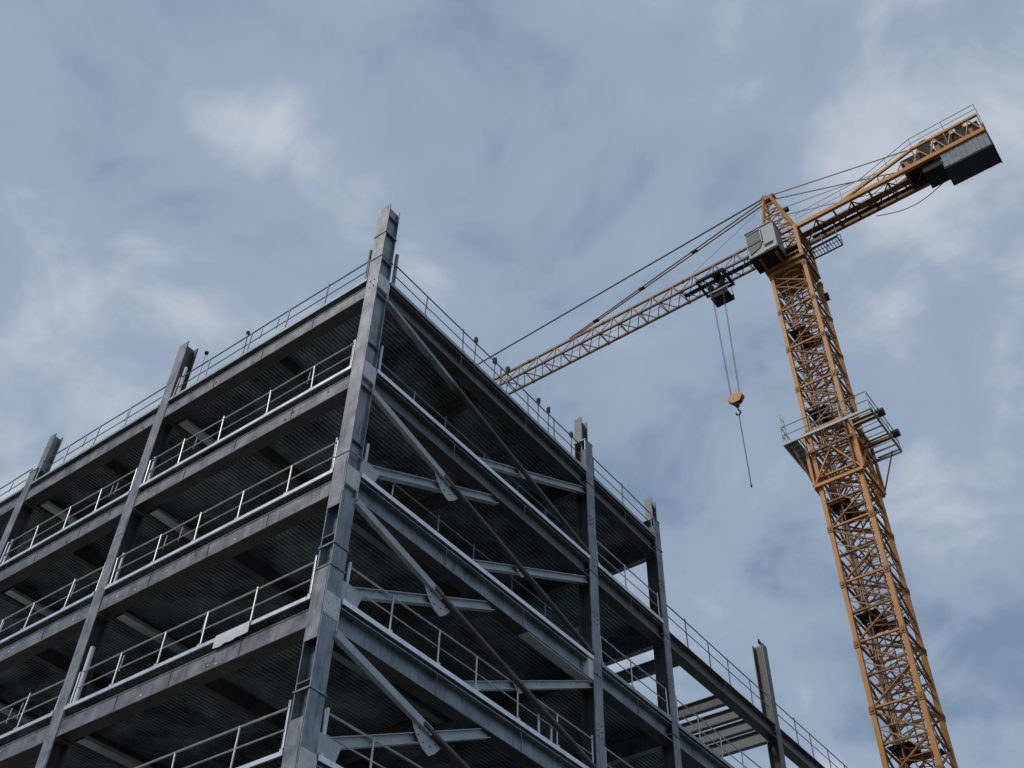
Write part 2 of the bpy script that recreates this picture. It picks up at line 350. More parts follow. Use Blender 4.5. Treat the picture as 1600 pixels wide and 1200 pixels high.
# edge trims between the columns
def trim(x0, x1, y0, y1, L, mat, h=.125):
    return obj('edge_trim', MB().box(min(x0,x1), max(x0,x1), min(y0,y1), max(y0,y1), L-h, L+.012), mat, BLD)
for L in LEV:
    tm = TRIM if L < 0 else TRIMD
    for i in range(3): trim(XL[i]-CW-.002, XL[i+1]+.03, -.035, .029, L, tm, .10)
    trim(-.029, .035, .54, YB-.002, L, tm); trim(-.029, .035, YB+.502, YC-.002, L, tm if L > -8 else TRIMD)
    if L <= -8: trim(-.029, .035, YC+.442, 21.2 if L == -8 else YD-.002, L, TRIMD)

hp = obj('lit_flange_plate', MB().box(-.40,-.04,8.2,YB-.02,-8.92,-8.885), FLAKE, BLD); hp['label'] = 'white plate painting the lit flange under the beam end at the second braced-side column'  # pale plate paints light on the flange underside near the column
obj('beam_end_bracket', MB().box(-.36,-.0,YB-.30,YB-.01,-8.86,-8.16), FLAKE, hp)
for L, ya, yb in ((-12,1.2,6.2),(-16,1.5,6),(-8,1.0,5.2)): obj('lit_flange_strip', MB().box(-1.25,-1.0,ya,yb,L-.62,L-.5), TRIMD, BLD)  # pale boxes added to paint the lit undersides of floor beams
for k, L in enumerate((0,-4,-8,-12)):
    for j in range(2): obj('lit_flange_strip', MB().box(-9.9+.0*j-7.9*j,-9.55-7.9*j,.6,3.4,L-.8,L-.68), TRIM if k else FLAKE, BLD)  # pale boxes paint the lit flanges of beams running inward from the columns
# bracing between the corner column and the second braced-side column
def gusset(y, z, parent, s=1.0):
    pts = []
    for i in range(14):
        a = 2*math.pi*i/14; r = s*(.47 + .09*math.cos(2*(a-2.65)) + .07*math.sin(3*a+.4) + .03*math.cos(5*a))
        pts.append((math.cos(a)*r, math.sin(a)*r*.88))
    mb = MB(); n = 14
    vs = [(xx, y+p, z+q) for xx in (-.052,-.03) for p, q in pts]
    mb.poly(vs, [tuple(range(n))[::-1], tuple(range(n,2*n))] + [(i,(i+1)%n,n+(i+1)%n,n+i) for i in range(n)])
    g = obj('gusset_plate', mb, BRACE, parent)
    b = MB()
    for i in range(8):
        a = 2*math.pi*(i+.5)/8; b.lathe((-.0295, y+math.cos(a)*.33*s, z+math.sin(a)*.22*s), [(0,.02),(.024,.02)], 6, (1,0,0))
    stuff(obj('bolt_group', b, BOLT, g))
    return g
for k, L in enumerate(LEV[:6]):
    M_ = LEV[k+1]
    A, B = V3((.0, .5, L-1.0)), V3((-.02, YB+.02, M_+.12))
    Mid = A + (B-A)*(.315)
    if k > 0: q = obj('brace', MB().bar(A, Mid+(B-A).normalized()*.1, .21, .14, (1,0,0)), BRACE, BLD)
    else: q = obj('brace', MB().bar(A, Mid, .14, .20, (1,0,0)), STEELB, BLD)
    q['label'] = 'flat grey upper length of the descending brace'
    q2 = obj('brace', MB().tube(Mid - (B-A).normalized()*.25 + V3((.03,0,0)), B, .09, 12), TUBE, BLD); q2['label'] = 'brown tube lower length of the descending brace'
    if k >= 1:                                # strut rising from the corner column to the middle of the beam above
        a, b = V3((-.16,.52,M_+.27)), V3((-.16,6.55,L-.87))
        s = obj('strut', MB().prism(Iprof(.26,.2,.02,.015), a, b), BRACE, BLD)
        t = (Mid.y-a.y)/(b.y-a.y); gusset(Mid.y, a.z+(b.z-a.z)*t, s, 1.05)
        obj('end_gusset', MB().poly([(xx, y, z) for xx in (-.055,-.035) for y, z in ((.5,M_+.02),(1.1,M_+.02),(1.25,M_+.52),(.5,M_+.55))], [(3,2,1,0),(4,5,6,7),(0,1,5,4),(1,2,6,5),(2,3,7,6),(3,0,4,7)]), BRACE, s)
    if k <= 2:                                # strut rising from the beam below to the second column
        a, b = V3((-.16,5.5,M_+.05)), V3((-.16,YB+.02,L-.95))
        s = obj('strut', MB().prism(Iprof(.24,.18,.02,.015), a, b), BRACE, BLD)
        # crossing with the descending brace
        d1, d2 = (b.z-a.z)/(b.y-a.y), (B.z-A.z)/(B.y-A.y); yy = (A.z-a.z + d1*a.y - d2*A.y)/(d1-d2)
        gusset(yy, a.z+d1*(yy-a.y), s, .6)

# ------------------------------------------------------------------ guard rails
LN = ['top deck', 'second deck down', 'third deck down', 'fourth deck down', 'fifth deck down', 'sixth deck down', 'seventh deck down']
def guard_rail(axis, a, b, L, label, mat, posts=None, extra=(), back=.06, drop=0):
    # axis 'x': runs along the unbraced side ; 'y': along the braced side
    P = (lambda s, o, z: V3((s, .0+o, L+z))) if axis == 'x' else (lambda s, o, z: V3((0-o, s, L+z)))
    t = thing('guard_rail', P((a+b)/2, back, 0.012), label, 'guard rail', 'guard rails along the deck edges')
    lean = random.uniform(-.02,.02)
    n = max(2, round(abs(b-a)/1.75)); ps = posts or [a+(b-a)*(i/n) + (random.uniform(-.28,.28) if 0 < i < n else 0) for i in range(n+1)]
    sag = [(a+(b-a)*i/4, random.uniform(-.018,.018)) for i in range(5)]
    for nm, h, r in (('top_rail', 1.1, .027), ('middle_rail', .58, .020)):
        obj(nm, MB().path([P(s, back+lean*h, h+dz) for s, dz in sag], r), mat, t)
    for s in ps:
        l2 = random.uniform(-.05,.05)
        p = obj('post', MB().tube(P(s, back, -drop), P(s+l2, back+lean, 1.1+random.choice((0,.02,.05,.12))), .026, 8), mat, t)
        obj('clamp', MB().box(*( (s-.05,s+.05,back-.06,back+.06) if axis == 'x' else (-back-.06,-back+.06,s-.05,s+.05)), L-drop-.004, L-drop+.10), mat, p)
    for s in extra:
        obj('stub_post', MB().tube(P(s, .08, .5), P(s+.04, .08, .98), .016, 6), mat, t)
    return t
for k in range(5):
    L = LEV[k]; mt = RAILD if k == 0 else RAIL
    for i, nm in ((0,'first bay from the corner column'), (1,'second bay from the corner column'), (2,'third bay from the corner column')):
        guard_rail('x', XL[i]-CW-.1, XL[i+1]+.1, L, 'tube guard rail on the %s, unbraced side, %s' % (LN[k], nm), mt,
                   extra=[random.uniform(XL[i+1]+1, XL[i]-1.5) for _ in range(2)])
    guard_rail('y', .66, YB-.12, L, 'tube guard rail on the %s above the braced bay' % LN[k], RAILD if k in (1,2) else mt, back=.5 if k in (1,2) else .06)
    guard_rail('y', YB+.62, YC-.12, L, 'tube guard rail on the %s, bay just past the braced bay' % LN[k], mt)
    if k >= 1:
        guard_rail('y', YC+.55, YD-.12, L, 'tube guard rail on the %s, two bays past the corner column braced bay' % LN[k], RAILD if k == 1 else RAIL, back=.12, drop=.21 if k == 1 else 0)
        if k <= 2: guard_rail('y', YD+.55, YE-.12, L, 'tube guard rail on the %s, past the lone short column with the bird' % LN[k], RAILD, back=.12, drop=.21)
# stout toe posts clamped beside the columns
def stout(x, y, L, h, label, mat=RAIL, r=.05):
    t = thing('edge_post', (x,y,L), label, 'post', 'stout posts beside the columns')
    obj('shaft', MB().tube((x,y,L+.0), (x+random.uniform(-.03,.03),y,L+h), r, 10), mat, t)
    obj('foot_plate', MB().box(x-.09,x+.09,y-.07,y+.07,L-.004,L+.03), mat, t)
    return t
stout(-.72,.13,0,1.75,'stout dark post on the top deck beside the corner column, unbraced side',RAILD,.065)
stout(-.13,.78,0,1.75,'stout dark post on the top deck beside the corner column, braced side',RAILD,.065)
for k in range(1,5):
    stout(-.66,.1,LEV[k],1.3,'pale stout post on the %s beside the corner column, unbraced side' % LN[k],RAIL,.045)
    stout(-.1,.70,LEV[k],1.2,'pale stout post on the %s beside the corner column, braced side' % LN[k],RAIL,.05)
    stout(XL[1]+.22,.12,LEV[k],(1.9 if k == 3 else 1.25),'pale stout post on the %s beside the second unbraced-side column' % LN[k],RAIL if k != 3 else WHITE,.05 if k != 3 else .075)
    stout(XL[2]+.22,.12,LEV[k],1.25,'pale stout post on the %s beside the third unbraced-side column' % LN[k])
stout(XL[1]+.25,.12,0,1.6,'pale stout post on the top deck beside the second unbraced-side column',WHITE,.055)
stout(-.12,YC+.62,-8,1.2,'pale stout post on the third deck down past the third braced-side column')
for y, nm in ((8.9,'farther from'),(9.5,'closer to')): stout(-.12,y,-12,.75,'short pale post on the fourth deck down, %s the tube brace foot' % nm,RAIL,.04)
# rag-wrapped poles along the roof rail
for i, (y, h) in enumerate(((5.0,1.28),(6.1,1.2),(6.85,1.36),(8.75,1.30),(9.4,1.34),(10.9,1.2))):
    t = thing('wrapped_pole', (-.10,y,0), 'thin pole with a dark cloth cap standing at the roof rail above the braced bay', 'pole', 'cloth-capped poles at the roof rail')
    obj('pole', MB().tube((-.10,y,.0),(-.10,y+.03,h), .024, 8), RAILD, t)
    obj('cloth_cap', MB().blob((-.10,y+.03,h+.02),(.085,.085,.17),10,.22), CLOTH, t)
t = thing('wrapped_pole', (-6.4,.10,0), 'thin pole with a cloth cap at the roof rail, unbraced side', 'pole')
obj('pole', MB().tube((-6.4,.10,0),(-6.42,.10,1.32),.03,8), RAILD, t); obj('cloth_cap', MB().blob((-6.42,.10,1.34),(.08,.07,.09),10,.2), CLOTH, t)
t = thing('site_lamp', (-9.45,.5,0), 'white pole with a small dark round lamp on top beside the second unbraced-side column', 'lamp')
obj('pole', MB().tube((-9.45,.5,0),(-9.40,.5,2.05),.035,8), WHITE, t); obj('stem', MB().tube((-9.40,.5,2.03),(-9.36,.5,2.42),.010,6), RAILD, t)
obj('lamp_head', MB().blob((-9.36,.5,2.48),(.085,.085,.085),12,.03), DARK, t)
# white sheet over the edge and the bundle behind it
mb = MB(); n = 16; top = []; bot = []
vs = []
for i in range(n+1):
    s = -2.55 - 1.25*i/n; w = .008*math.sin(i*1.1)
    for o, z in ((.30,.035),(.02,.035),(-.055,.02),(-.062+w,-.13),(-.06+w*1.4,-.30-.06*(i/n)+.008*math.sin(i*1.3))): vs.append((s, o, -12+z))
fs = [(i*5+j, i*5+j+1, (i+1)*5+j+1, (i+1)*5+j) for i in range(n) for j in range(4)]
mb.poly(vs, fs)
t = obj('plastic_sheet', mb, WHITE); tag(t, 'white plastic sheet hanging over the fourth deck edge, unbraced side', 'plastic sheet')
md = t.modifiers.new('thick', 'SOLIDIFY'); md.thickness = .012
t = thing('timber_bundle', (-3.2,.32,-11.95), 'pale timber bundle lying behind the white plastic sheet', 'timber')
for i in range(4): obj('plank', MB().box(-3.95+.06*i,-2.5+.05*i,.24+.0*i,.44,-11.955+.062*i,-11.9+.062*i), TIMBER, t)
for i in range(3): obj('strap', MB().box(-3.7+.5*i,-3.66+.5*i,.233,.447,-11.957,-11.70), DARK, t)
# sheet stacks on the bare third deck edge
for i, (y, w, mt) in enumerate(((18.0,1.1,RAIL),(19.7,.9,TIMBER))):
    t = thing('sheet_stack', (-.9,y,-8), ('stack of pale metal sheets' if i == 0 else 'stack of short timber boards') + ' on the third deck past the braced bay', 'stack')
    for j in range(5): obj('sheet', MB().box(-1.5+.03*j,-.3+.02*j*(-1)**j,y-w/2,y+w/2+.03*j,-8+.05*j,-7.955+.05*j), mt, t)

# bird on the short column
def bird(base):
    x, y, z = base; t = thing('bird', base, 'small dark bird perched on the top of the short far column', 'bird')
    b = MB().blob((x,y,z+.17),(.07,.10,.085),10); b.blob((x,y-.06,z+.27),(.045,.05,.05),10); b.lathe((x,y-.055,z+.2),[(0,.055),(.06,.04)],8)
    b.poly([(x-.03,y+.06,z+.17),(x+.03,y+.06,z+.17),(x+.04,y+.24,z+.09),(x-.04,y+.24,z+.09),(x-.03,y+.06,z+.14),(x+.03,y+.06,z+.14),(x+.04,y+.24,z+.08),(x-.04,y+.24,z+.08)],[(0,1,2,3),(7,6,5,4),(0,4,5,1),(1,5,6,2),(2,6,7,3),(3,7,4,0)])
    obj('body', b, CLOTH, t)
    obj('beak', MB().lathe((x,y-.10,z+.265),[(0,.014),(.05,.002)],6,(0,-1,0)), BOLT, t)
    for s in (-1,1):
        obj('leg', MB().tube((x+.025*s,y,z),(x+.025*s,y,z+.11),.008,6), BOLT, t)
bird((-.2, YD+.2, -.3))

# ------------------------------------------------------------------ tower crane
CX, CY, HW = 5.23, 26.62, 1.0
CR = thing('tower_crane', (CX,CY,-G), 'orange lattice tower crane with long jib standing beside the steel frame', 'crane')
def at(x, y, z): return (CX+x, CY+y, z)
obj('foundation', MB().box(CX-2.6,CX+2.6,CY-2.6,CY+2.6,-G-.3,-G+.5), CONC, CR)
SEC = 3.0; ZT = 22.0
chord_me = MB().poly([(x,y,z) for z in (0,SEC) for x, y in ((-.1,-.1),(.1,-.1),(.1,.1),(-.1,.1))], [(3,2,1,0),(4,5,6,7),(0,1,5,4),(1,2,6,5),(2,3,7,6),(3,0,4,7)]).mesh('chord', ORANGE)
coll_me = MB().box(-.125,.125,-.125,.125,-.17,.17).box(-.16,.16,-.05,.05,-.07,.07).box(-.05,.05,-.16,.16,-.07,.07).mesh('chord_joint', ORANGED)
def facebar(name, p0, p1, w, mat):                # a bar between two chords, for the face y=-HW, other faces by rotation
    return MB().bar(p0, p1, w, w*.8).mesh(name, mat)
faces = [Matrix.Rotation(math.pi/2*k, 4, 'Z') for k in range(4)]
e = HW-.085
bars = {}
for k, Rm in enumerate(faces):
    def T(p): return Rm @ V3(p)
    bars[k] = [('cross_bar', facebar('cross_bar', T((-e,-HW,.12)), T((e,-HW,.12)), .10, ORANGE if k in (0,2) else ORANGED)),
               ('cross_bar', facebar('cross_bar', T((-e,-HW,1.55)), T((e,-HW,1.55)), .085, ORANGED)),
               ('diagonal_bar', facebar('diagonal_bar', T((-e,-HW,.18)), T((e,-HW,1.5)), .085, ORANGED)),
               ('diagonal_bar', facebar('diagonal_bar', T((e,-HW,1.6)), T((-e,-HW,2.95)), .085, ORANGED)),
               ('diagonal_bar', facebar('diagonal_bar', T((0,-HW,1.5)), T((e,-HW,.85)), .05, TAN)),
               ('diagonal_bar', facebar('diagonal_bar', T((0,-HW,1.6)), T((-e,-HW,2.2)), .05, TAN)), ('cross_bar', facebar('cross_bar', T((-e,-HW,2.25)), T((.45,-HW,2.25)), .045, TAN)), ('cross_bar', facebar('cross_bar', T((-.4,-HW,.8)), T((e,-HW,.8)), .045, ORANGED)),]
inner = MB(); inner.bar((-e,-e,.12),(e,e,.12),.07)
xb = [MB().bar((e,-e,.12),(-e,e,.12),.065).mesh('diaphragm_bar', ORANGED), MB().bar((-e,0,1.55),(e,0,1.55),.06).mesh('diaphragm_bar', ORANGED), MB().bar((0,-e,1.57),(0,e,1.57),.06).mesh('diaphragm_bar', ORANGED), MB().bar((-e,-e,1.5),(0,e,2.9),.05).mesh('diaphragm_bar', ORANGED), MB().bar((e,e,.2),(-.3,-e,1.5),.05).mesh('diaphragm_bar', ORANGED)]
inner_me = inner.mesh('diaphragm', ORANGED)
lad = MB()
for s in (-.2,.2): lad.tube((s+.25,.35,0),(s+.25,.35,SEC),.028,6)
for i in range(10): lad.tube((.05,.35,.15+.3*i),(.45,.35,.15+.3*i),.016,6)
for i in range(5):
    hz = .3+.6*i; lad.path([(.25+.38*math.sin(t), .35-.75*(1-math.cos(t))/2, hz) for t in [j*math.pi/5 for j in range(-5,6)]], .016, 5)
for t_ in (-.34,0,.34): lad.tube((.25+t_,-.28+abs(t_)*.4,0),(.25+t_,-.28+abs(t_)*.4,SEC),.013,5)
for a_, b_ in ((-.62,.62),(.7,-.62),(-.3,-.75)): lad.tube((a_,b_,0),(a_,b_,SEC),.035,6)
for i in range(6): lad.bar((-.62,.62,.25+.5*i),(.05,.35,.5+.5*i),.04).bar((.7,-.62,.1+.5*i),(-.3,-.75,.35+.5*i),.04)
lad_me = lad.mesh('ladder', ORANGED)
plat_me = MB().box(-.85,.1,-.85,.85,1.46,1.50).box(.1,.85,.4,.85,1.46,1.50).mesh('rest_platform', DARK)
cab_me = MB().path([(-.55+.04*math.sin(i*1.1), -.5+.03*math.cos(i*1.7), SEC*i/6) for i in range(7)], .035, 6).path([(-.45+.03*math.cos(i*2.1), -.55, SEC*i/6) for i in range(7)], .022, 5).mesh('power_cable', CABLE)
joined_me = None
zs = []; z = ZT-SEC
while z > -G+.4: zs.append(z); z -= SEC
zs.append(z)
for i, z in enumerate(zs):
    o = (CX,CY,z)
    seg = obj('mast_section', inner_me, None, CR, o)
    for sx in (-1,1):
        for sy in (-1,1):
            obj('chord', chord_me, None, seg, (CX+sx*HW,CY+sy*HW,z)); obj('chord_joint', coll_me, None, seg, (CX+sx*HW,CY+sy*HW,z+SEC))
    if z > -13:
        for k in range(4):
            for nm, me in bars[k]: obj(nm, me, None, seg, o)
    else:
        if joined_me is None:
            jm = MB()
            for k in range(4):
                for nm, me in bars[k]: jm.poly([v.co for v in me.vertices], [tuple(p.vertices) for p in me.polygons])
            joined_me = jm.mesh('lacing', ORANGED)
        stuff(obj('lacing', joined_me, None, seg, o))
    for me in xb: obj('diaphragm_bar', me, None, seg, o)
    obj('ladder', lad_me, None, seg, o); obj('power_cable', cab_me, None, seg, o)
    if i % 2 == 1: obj('rest_platform', plat_me, None, seg, o)
# climbing cage with its platform
ZP = 9.05; q = 1.22
cage = obj('climbing_cage', MB().bar(at(-q,-q,6.52),at(q,-q,6.52),.13,.16).bar(at(-q,q,6.52),at(q,q,6.52),.13,.16).bar(at(-q,-q+.06,6.52),at(-q,q-.06,6.52),.13,.16).bar(at(q,-q+.06,6.52),at(q,q-.06,6.52),.13,.16), ORANGE, CR)
for sx in (-1,1):
    for sy in (-1,1):
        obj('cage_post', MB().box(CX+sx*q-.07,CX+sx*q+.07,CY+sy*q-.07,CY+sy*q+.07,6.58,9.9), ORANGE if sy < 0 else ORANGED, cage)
for zz in (8.6, 9.8):
    for p0, p1 in (((-q,-q),(q,-q)),((q,-q),(q,q)),((q,q),(-q,q)),((-q,q),(-q,-q))):
        obj('cage_beam', MB().bar(at(*p0,zz),at(*p1,zz),.1,.14), ORANGED, cage)
for p0, p1 in (((-q,-q),(q,-q)),((q,-q),(q,q)),((q,q),(-q,q)),((-q,q),(-q,-q))):
    m_ = ((p0[0]+p1[0])/2,(p0[1]+p1[1])/2)
    obj('cage_diagonal', MB().bar(at(*p0,6.55),at(*m_,8.5),.07), ORANGE, cage); obj('cage_diagonal', MB().bar(at(*p1,6.55),at(*m_,8.5),.07), ORANGE, cage)
X0, X1, Y0, Y1 = -2.0, 2.45, -2.0, 1.72
pl = obj('work_platform', MB().bar(at(X0,Y0,ZP),at(X1,Y0,ZP),.09,.14).bar(at(X0,Y1,ZP),at(X1,Y1,ZP),.09,.14).bar(at(X0,Y0,ZP),at(X0,Y1,ZP),.09,.12).bar(at(X1,Y0,ZP),at(X1,Y1,ZP),.09,.12), GREYL, CR)
for i in range(9):
    yy = Y0+.2+(Y1-Y0-.4)*i/8
    for xa, xb in ((X0,-q-.1),(q+.1,X1)): obj('grating_bar', MB().bar(at(xa,yy,ZP-.01),at(xb,yy,ZP-.01),.05,.05), RAILD, pl)
for i in range(10):
    xx = -q+2*q*i/9
    for ya, yb in ((Y0,-q-.1),(q+.1,Y1)): obj('grating_bar', MB().bar(at(xx,ya,ZP-.012),at(xx,yb,ZP-.012),.05,.05), RAILD, pl)
for xa, xb, ya, yb in ((X0+.05,-q-.12,Y0+.05,Y1-.05),):
    obj('mesh_floor', MB().box(CX+xa,CX+xb,CY+ya,CY+yb,ZP+.03,ZP+.045), GREYL, pl)
for a, b in (((X0,Y0),(X1,Y0)),((X1,Y0),(X1,Y1)),((X1,Y1),(X0,Y1)),((X0,Y1),(X0,Y0))):
    for h in (.55,1.1): obj('platform_rail', MB().tube(at(*a,ZP+h),at(*b,ZP+h),.026,6), GREYL, pl)
    for t_ in (0,.33,.67): obj('rail_post', MB().tube(at(a[0]+(b[0]-a[0])*t_,a[1]+(b[1]-a[1])*t_,ZP),at(a[0]+(b[0]-a[0])*t_,a[1]+(b[1]-a[1])*t_,ZP+1.1),.026,6), GREYL, pl)
for sy in (-.95,.85):
    r_ = obj('feed_rail', MB().prism(Iprof(.3,.2), at(.3,sy,ZP+.42), at(2.7,sy,ZP+.42)), ORANGED, cage)
    obj('rail_stop', MB().lathe(at(2.5,sy,ZP+.42),[(0,.2),(.3,.2)],10,(1,0,0)), DARK, r_)
for sx, sy in ((-1.7,-1.7),(2.1,1.4)): obj('knee_strut', MB().bar(at(sx,sy,ZP-.05),at(q if sx > 0 else -q, q if sy > 0 else -q,6.6),.06), ORANGED, cage)
obj('hydraulic_ram', MB().tube(at(.9,-1.22,6.7),at(.9,-1.22,9.6),.06,10).tube(at(.9,-1.22,9.6),at(.9,-1.22,10.2),.04,10), ORANGED, cage)
obj('access_ladder', MB().tube(at(-1.9,-1.9,ZP),at(-1.95,-1.9,ZP+2.1),.022,6).tube(at(-1.9,-1.5,ZP),at(-1.95,-1.5,ZP+2.1),.022,6).tube(at(-1.92,-1.9,ZP+.8),at(-1.92,-1.5,ZP+.8),.016,5).tube(at(-1.92,-1.9,ZP+1.3),at(-1.92,-1.5,ZP+1.3),.016,5).tube(at(-1.94,-1.9,ZP+1.8),at(-1.94,-1.5,ZP+1.8),.016,5), GREYL, pl)
# slewing ring and slewing tower
obj('slewing_ring', MB().lathe(at(0,0,22.05),[(0,.85),(.16,.85),(.17,.78),(.42,.78),(.43,.9),(.64,.9)],28), ORANGED, CR)
obj('slewing_table', MB().box(CX-1.3,CX+1.12,CY-1.12,CY+1.12,22.62,22.86).box(CX-1.2,CX+1.0,CY-.95,CY+.95,22.3,22.621), ORANGED, CR)
for sx in (-.75,.7): obj('slewing_motor', MB().lathe(at(sx,.9,22.87),[(0,.22),(.5,.22),(.52,.13),(.8,.13)],12), DARK, CR)
tw = obj('slewing_tower', MB().bar(at(-1,-1,25.4),at(1,-1,25.4),.16,.2).bar(at(-1,1,25.4),at(1,1,25.4),.16,.2).bar(at(-1,-.92,25.4),at(-1,.92,25.4),.14,.2).bar(at(1,-.92,25.4),at(1,.92,25.4),.14,.2), ORANGE, CR)
for sx in (-1,1):
    for sy in (-1,1): obj('chord', MB().box(CX+sx-.1,CX+sx+.1,CY+sy-.1,CY+sy+.1,22.86,25.52), ORANGE, tw)
for k, Rm in enumerate(faces):
    T = lambda p: V3(at(0,0,0)) + Rm @ V3(p)
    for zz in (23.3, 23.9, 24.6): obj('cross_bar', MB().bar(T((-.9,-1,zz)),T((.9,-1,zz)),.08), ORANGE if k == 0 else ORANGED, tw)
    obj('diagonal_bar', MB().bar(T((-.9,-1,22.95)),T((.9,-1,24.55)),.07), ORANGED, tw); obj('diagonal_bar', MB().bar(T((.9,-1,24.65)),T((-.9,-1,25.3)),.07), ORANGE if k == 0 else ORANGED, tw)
for zz in (22.95, 24.2): obj('tower_floor', MB().box(CX-.85,CX+.85,CY-.85,CY+.85,zz,zz+.04), DARK, tw)
obj('tower_ladder', MB().tube(at(.15,-.5,22.9),at(.0,-.3,28.6),.025,6).tube(at(.55,-.5,22.9),at(.3,-.3,28.6),.025,6), TAN, tw)
# tower head
AX, AZ = -.42, 30.3
hd = obj('tower_head', MB().box(CX+AX-.3,CX+AX+.34,CY-.26,CY+.26,AZ-.1,AZ+.22).lathe(at(AX-.22,-.2,AZ+.3),[(0,.2),(.4,.2)],14,(0,1,0)).lathe(at(AX+.3,-.16,AZ+.2),[(0,.16),(.32,.16)],14,(0,1,0)), ORANGED, CR)
legs = []
for sx in (-1,1):
    for sy in (-1,1):
        a, b = V3(at(sx*1.0,sy*1.0,25.5)), V3(at(AX+sx*.24,sy*.22,AZ)); legs.append((a,b)); obj('head_leg', MB().bar(a,b,.15,.15), ORANGE, hd)
for i in range(1,6):
    t_ = i/6; c = [a+(b-a)*t_ for a, b in legs]
    for u, v in ((0,2),(2,3),(3,1),(1,0)): obj('head_cross_bar', MB().bar(c[u],c[v],.07), ORANGE if i % 2 else TAN, hd)
    d = [a+(b-a)*((i-1)/6) for a, b in legs]
    for u, v in ((0,2),(3,1),(2,3)): obj('head_diagonal', MB().bar(d[u],c[v],.05), ORANGED, hd)
obj('floodlight', MB().box(CX+.45,CX+.75,CY-.5,CY-.25,28.0,28.25).bar(at(.0,-.4,28.1),at(.5,-.4,28.1),.05), DARK, hd); obj('anemometer', MB().tube(at(AX-.45,-.1,29.3),at(AX-.5,-.1,29.9),.02,6).box(CX+AX-.6,CX+AX-.2,CY-.12,CY-.08,29.28,29.32), DARK, hd)
# jib
ZJ, JA, JW = 25.5, 27.0, .52
JS = 6.0
def jib_piece(n, first):
    lac = MB(); st = JS/4
    for i in range(4):
        a, b, m_ = -st*i, -st*(i+1), -st*(i+.5)
        for s in (-1,1):
            lac.bar((a,s*JW,ZJ),(m_,0,JA),.05).bar((m_,0,JA),(b,s*JW,ZJ),.05)
        lac.bar((a,-JW,ZJ),(m_,JW,ZJ),.05).bar((m_,JW,ZJ),(b,-JW,ZJ),.05).bar((b+.04,-JW,ZJ),(b+.04,JW,ZJ),.055)
    return lac.mesh('jib_lacing', GREYL if first else TAN)
DARKO = material('jib_chord_paint', (.10,.055,.022), (.19,.105,.04), .55, 0, 1.5, .1, .6, (.04,.03,.02))
jm = {True: jib_piece(0,True), False: jib_piece(0,False)}
def jchord(nm, y, z, w, mat): return MB().bar((0,y,z),(-JS,y,z),w,w*1.1).mesh(nm, mat)
jc = {}
for g_, mt in ((True, DARKO), (False, DARKO)):
    jc[g_] = [jchord('top_chord',0,JA,.13,ORANGED), jchord('bottom_chord',-JW,ZJ,.12,mt), jchord('bottom_chord',JW,ZJ,.12,mt)]
pin_me = MB().lathe((0,-JW-.1,ZJ),[(0,.1),(.2,.1)],8,(0,1,0)).lathe((0,JW-.1,ZJ),[(0,.1),(.2,.1)],8,(0,1,0)).lathe((0,-.1,JA),[(0,.11),(.2,.11)],8,(0,1,0)).mesh('joint_pin', ORANGED)
walk_me = MB().box(-JS,0,-.16,.16,ZJ+.03,ZJ+.05).mesh('walkway', DARK)
for i in range(11):
    o = (CX-1.0-JS*i, CY, 0); f_ = i < 1
    j = obj('jib_section', jm[f_], None, CR, o)
    for me in jc[f_]: obj(me.name.split('.')[0], me, None, j, o)
    obj('joint_pin', pin_me, None, j, o)
    if i < 1: obj('walkway', walk_me, None, j, o)
    obj('trolley_rope', MB().tube((CX-1.0-JS*i,CY-.25,ZJ+.22),(CX-1.0-JS*(i+1),CY-.25,ZJ+.22),.014,5).tube((CX-1.0-JS*i,CY-.42,ZJ+.16),(CX-1.0-JS*(i+1),CY-.42,ZJ+.16),.03,5).tube((CX-1.0-JS*i,CY+.1,ZJ+.35),(CX-1.0-JS*(i+1),CY+.1,ZJ+.35),.014,5), CABLE, j)
for sy in (-.12,.12):
    obj('jib_pendant', MB().tube(at(AX-.2,sy,AZ+.1),(-10.4,CY+sy*.5,JA+.1),.045,8), ORANGED, CR)
obj('jib_pendant', MB().tube(at(AX-.2,-.2,AZ+.2),(-60,CY,JA+.1),.05,8), CABLE, CR)
for f_ in (.35,.62,.86):
    p = V3(at(AX-.2,0,AZ+.1)).lerp(V3((-10.4,CY,JA+.1)), f_); obj('pendant_link', MB().box(p.x-.2,p.x+.2,p.y-.13,p.y+.13,p.z-.035,p.z+.035), DARK, CR)
obj('hoist_rope', MB().tube(at(AX+.3,.05,AZ+.15),(-1,CY+.05,JA+.3),.012,5), CABLE, CR)
# trolley, ropes
TX = .42
tr = obj('trolley', MB().bar((TX-1.0,CY-.72,ZJ-.12),(TX+.9,CY-.72,ZJ-.12),.1,.16).bar((TX-1.0,CY+.72,ZJ-.12),(TX+.9,CY+.72,ZJ-.12),.1,.16).box(TX-1.0,TX-.88,CY-.72,CY+.72,ZJ-.24,ZJ-.06).box(TX+.75,TX+.9,CY-.72,CY+.72,ZJ-.3,ZJ-.06), DARK, CR)
obj('service_basket', MB().box(TX-.55,TX+.65,CY+.1,CY+.95,ZJ-1.25,ZJ-1.2).box(TX-.55,TX+.65,CY+.1,CY+.13,ZJ-1.2,ZJ-.75).box(TX-.55,TX+.65,CY+.92,CY+.95,ZJ-1.2,ZJ-.75), DARK, tr)
for a in (-.53,.63):
    for b in (.12,.93): obj('basket_hanger', MB().tube((TX+a,CY+b,ZJ-1.2),(TX+a,CY+b*.8,ZJ-.12),.025,6), GREYL, tr)
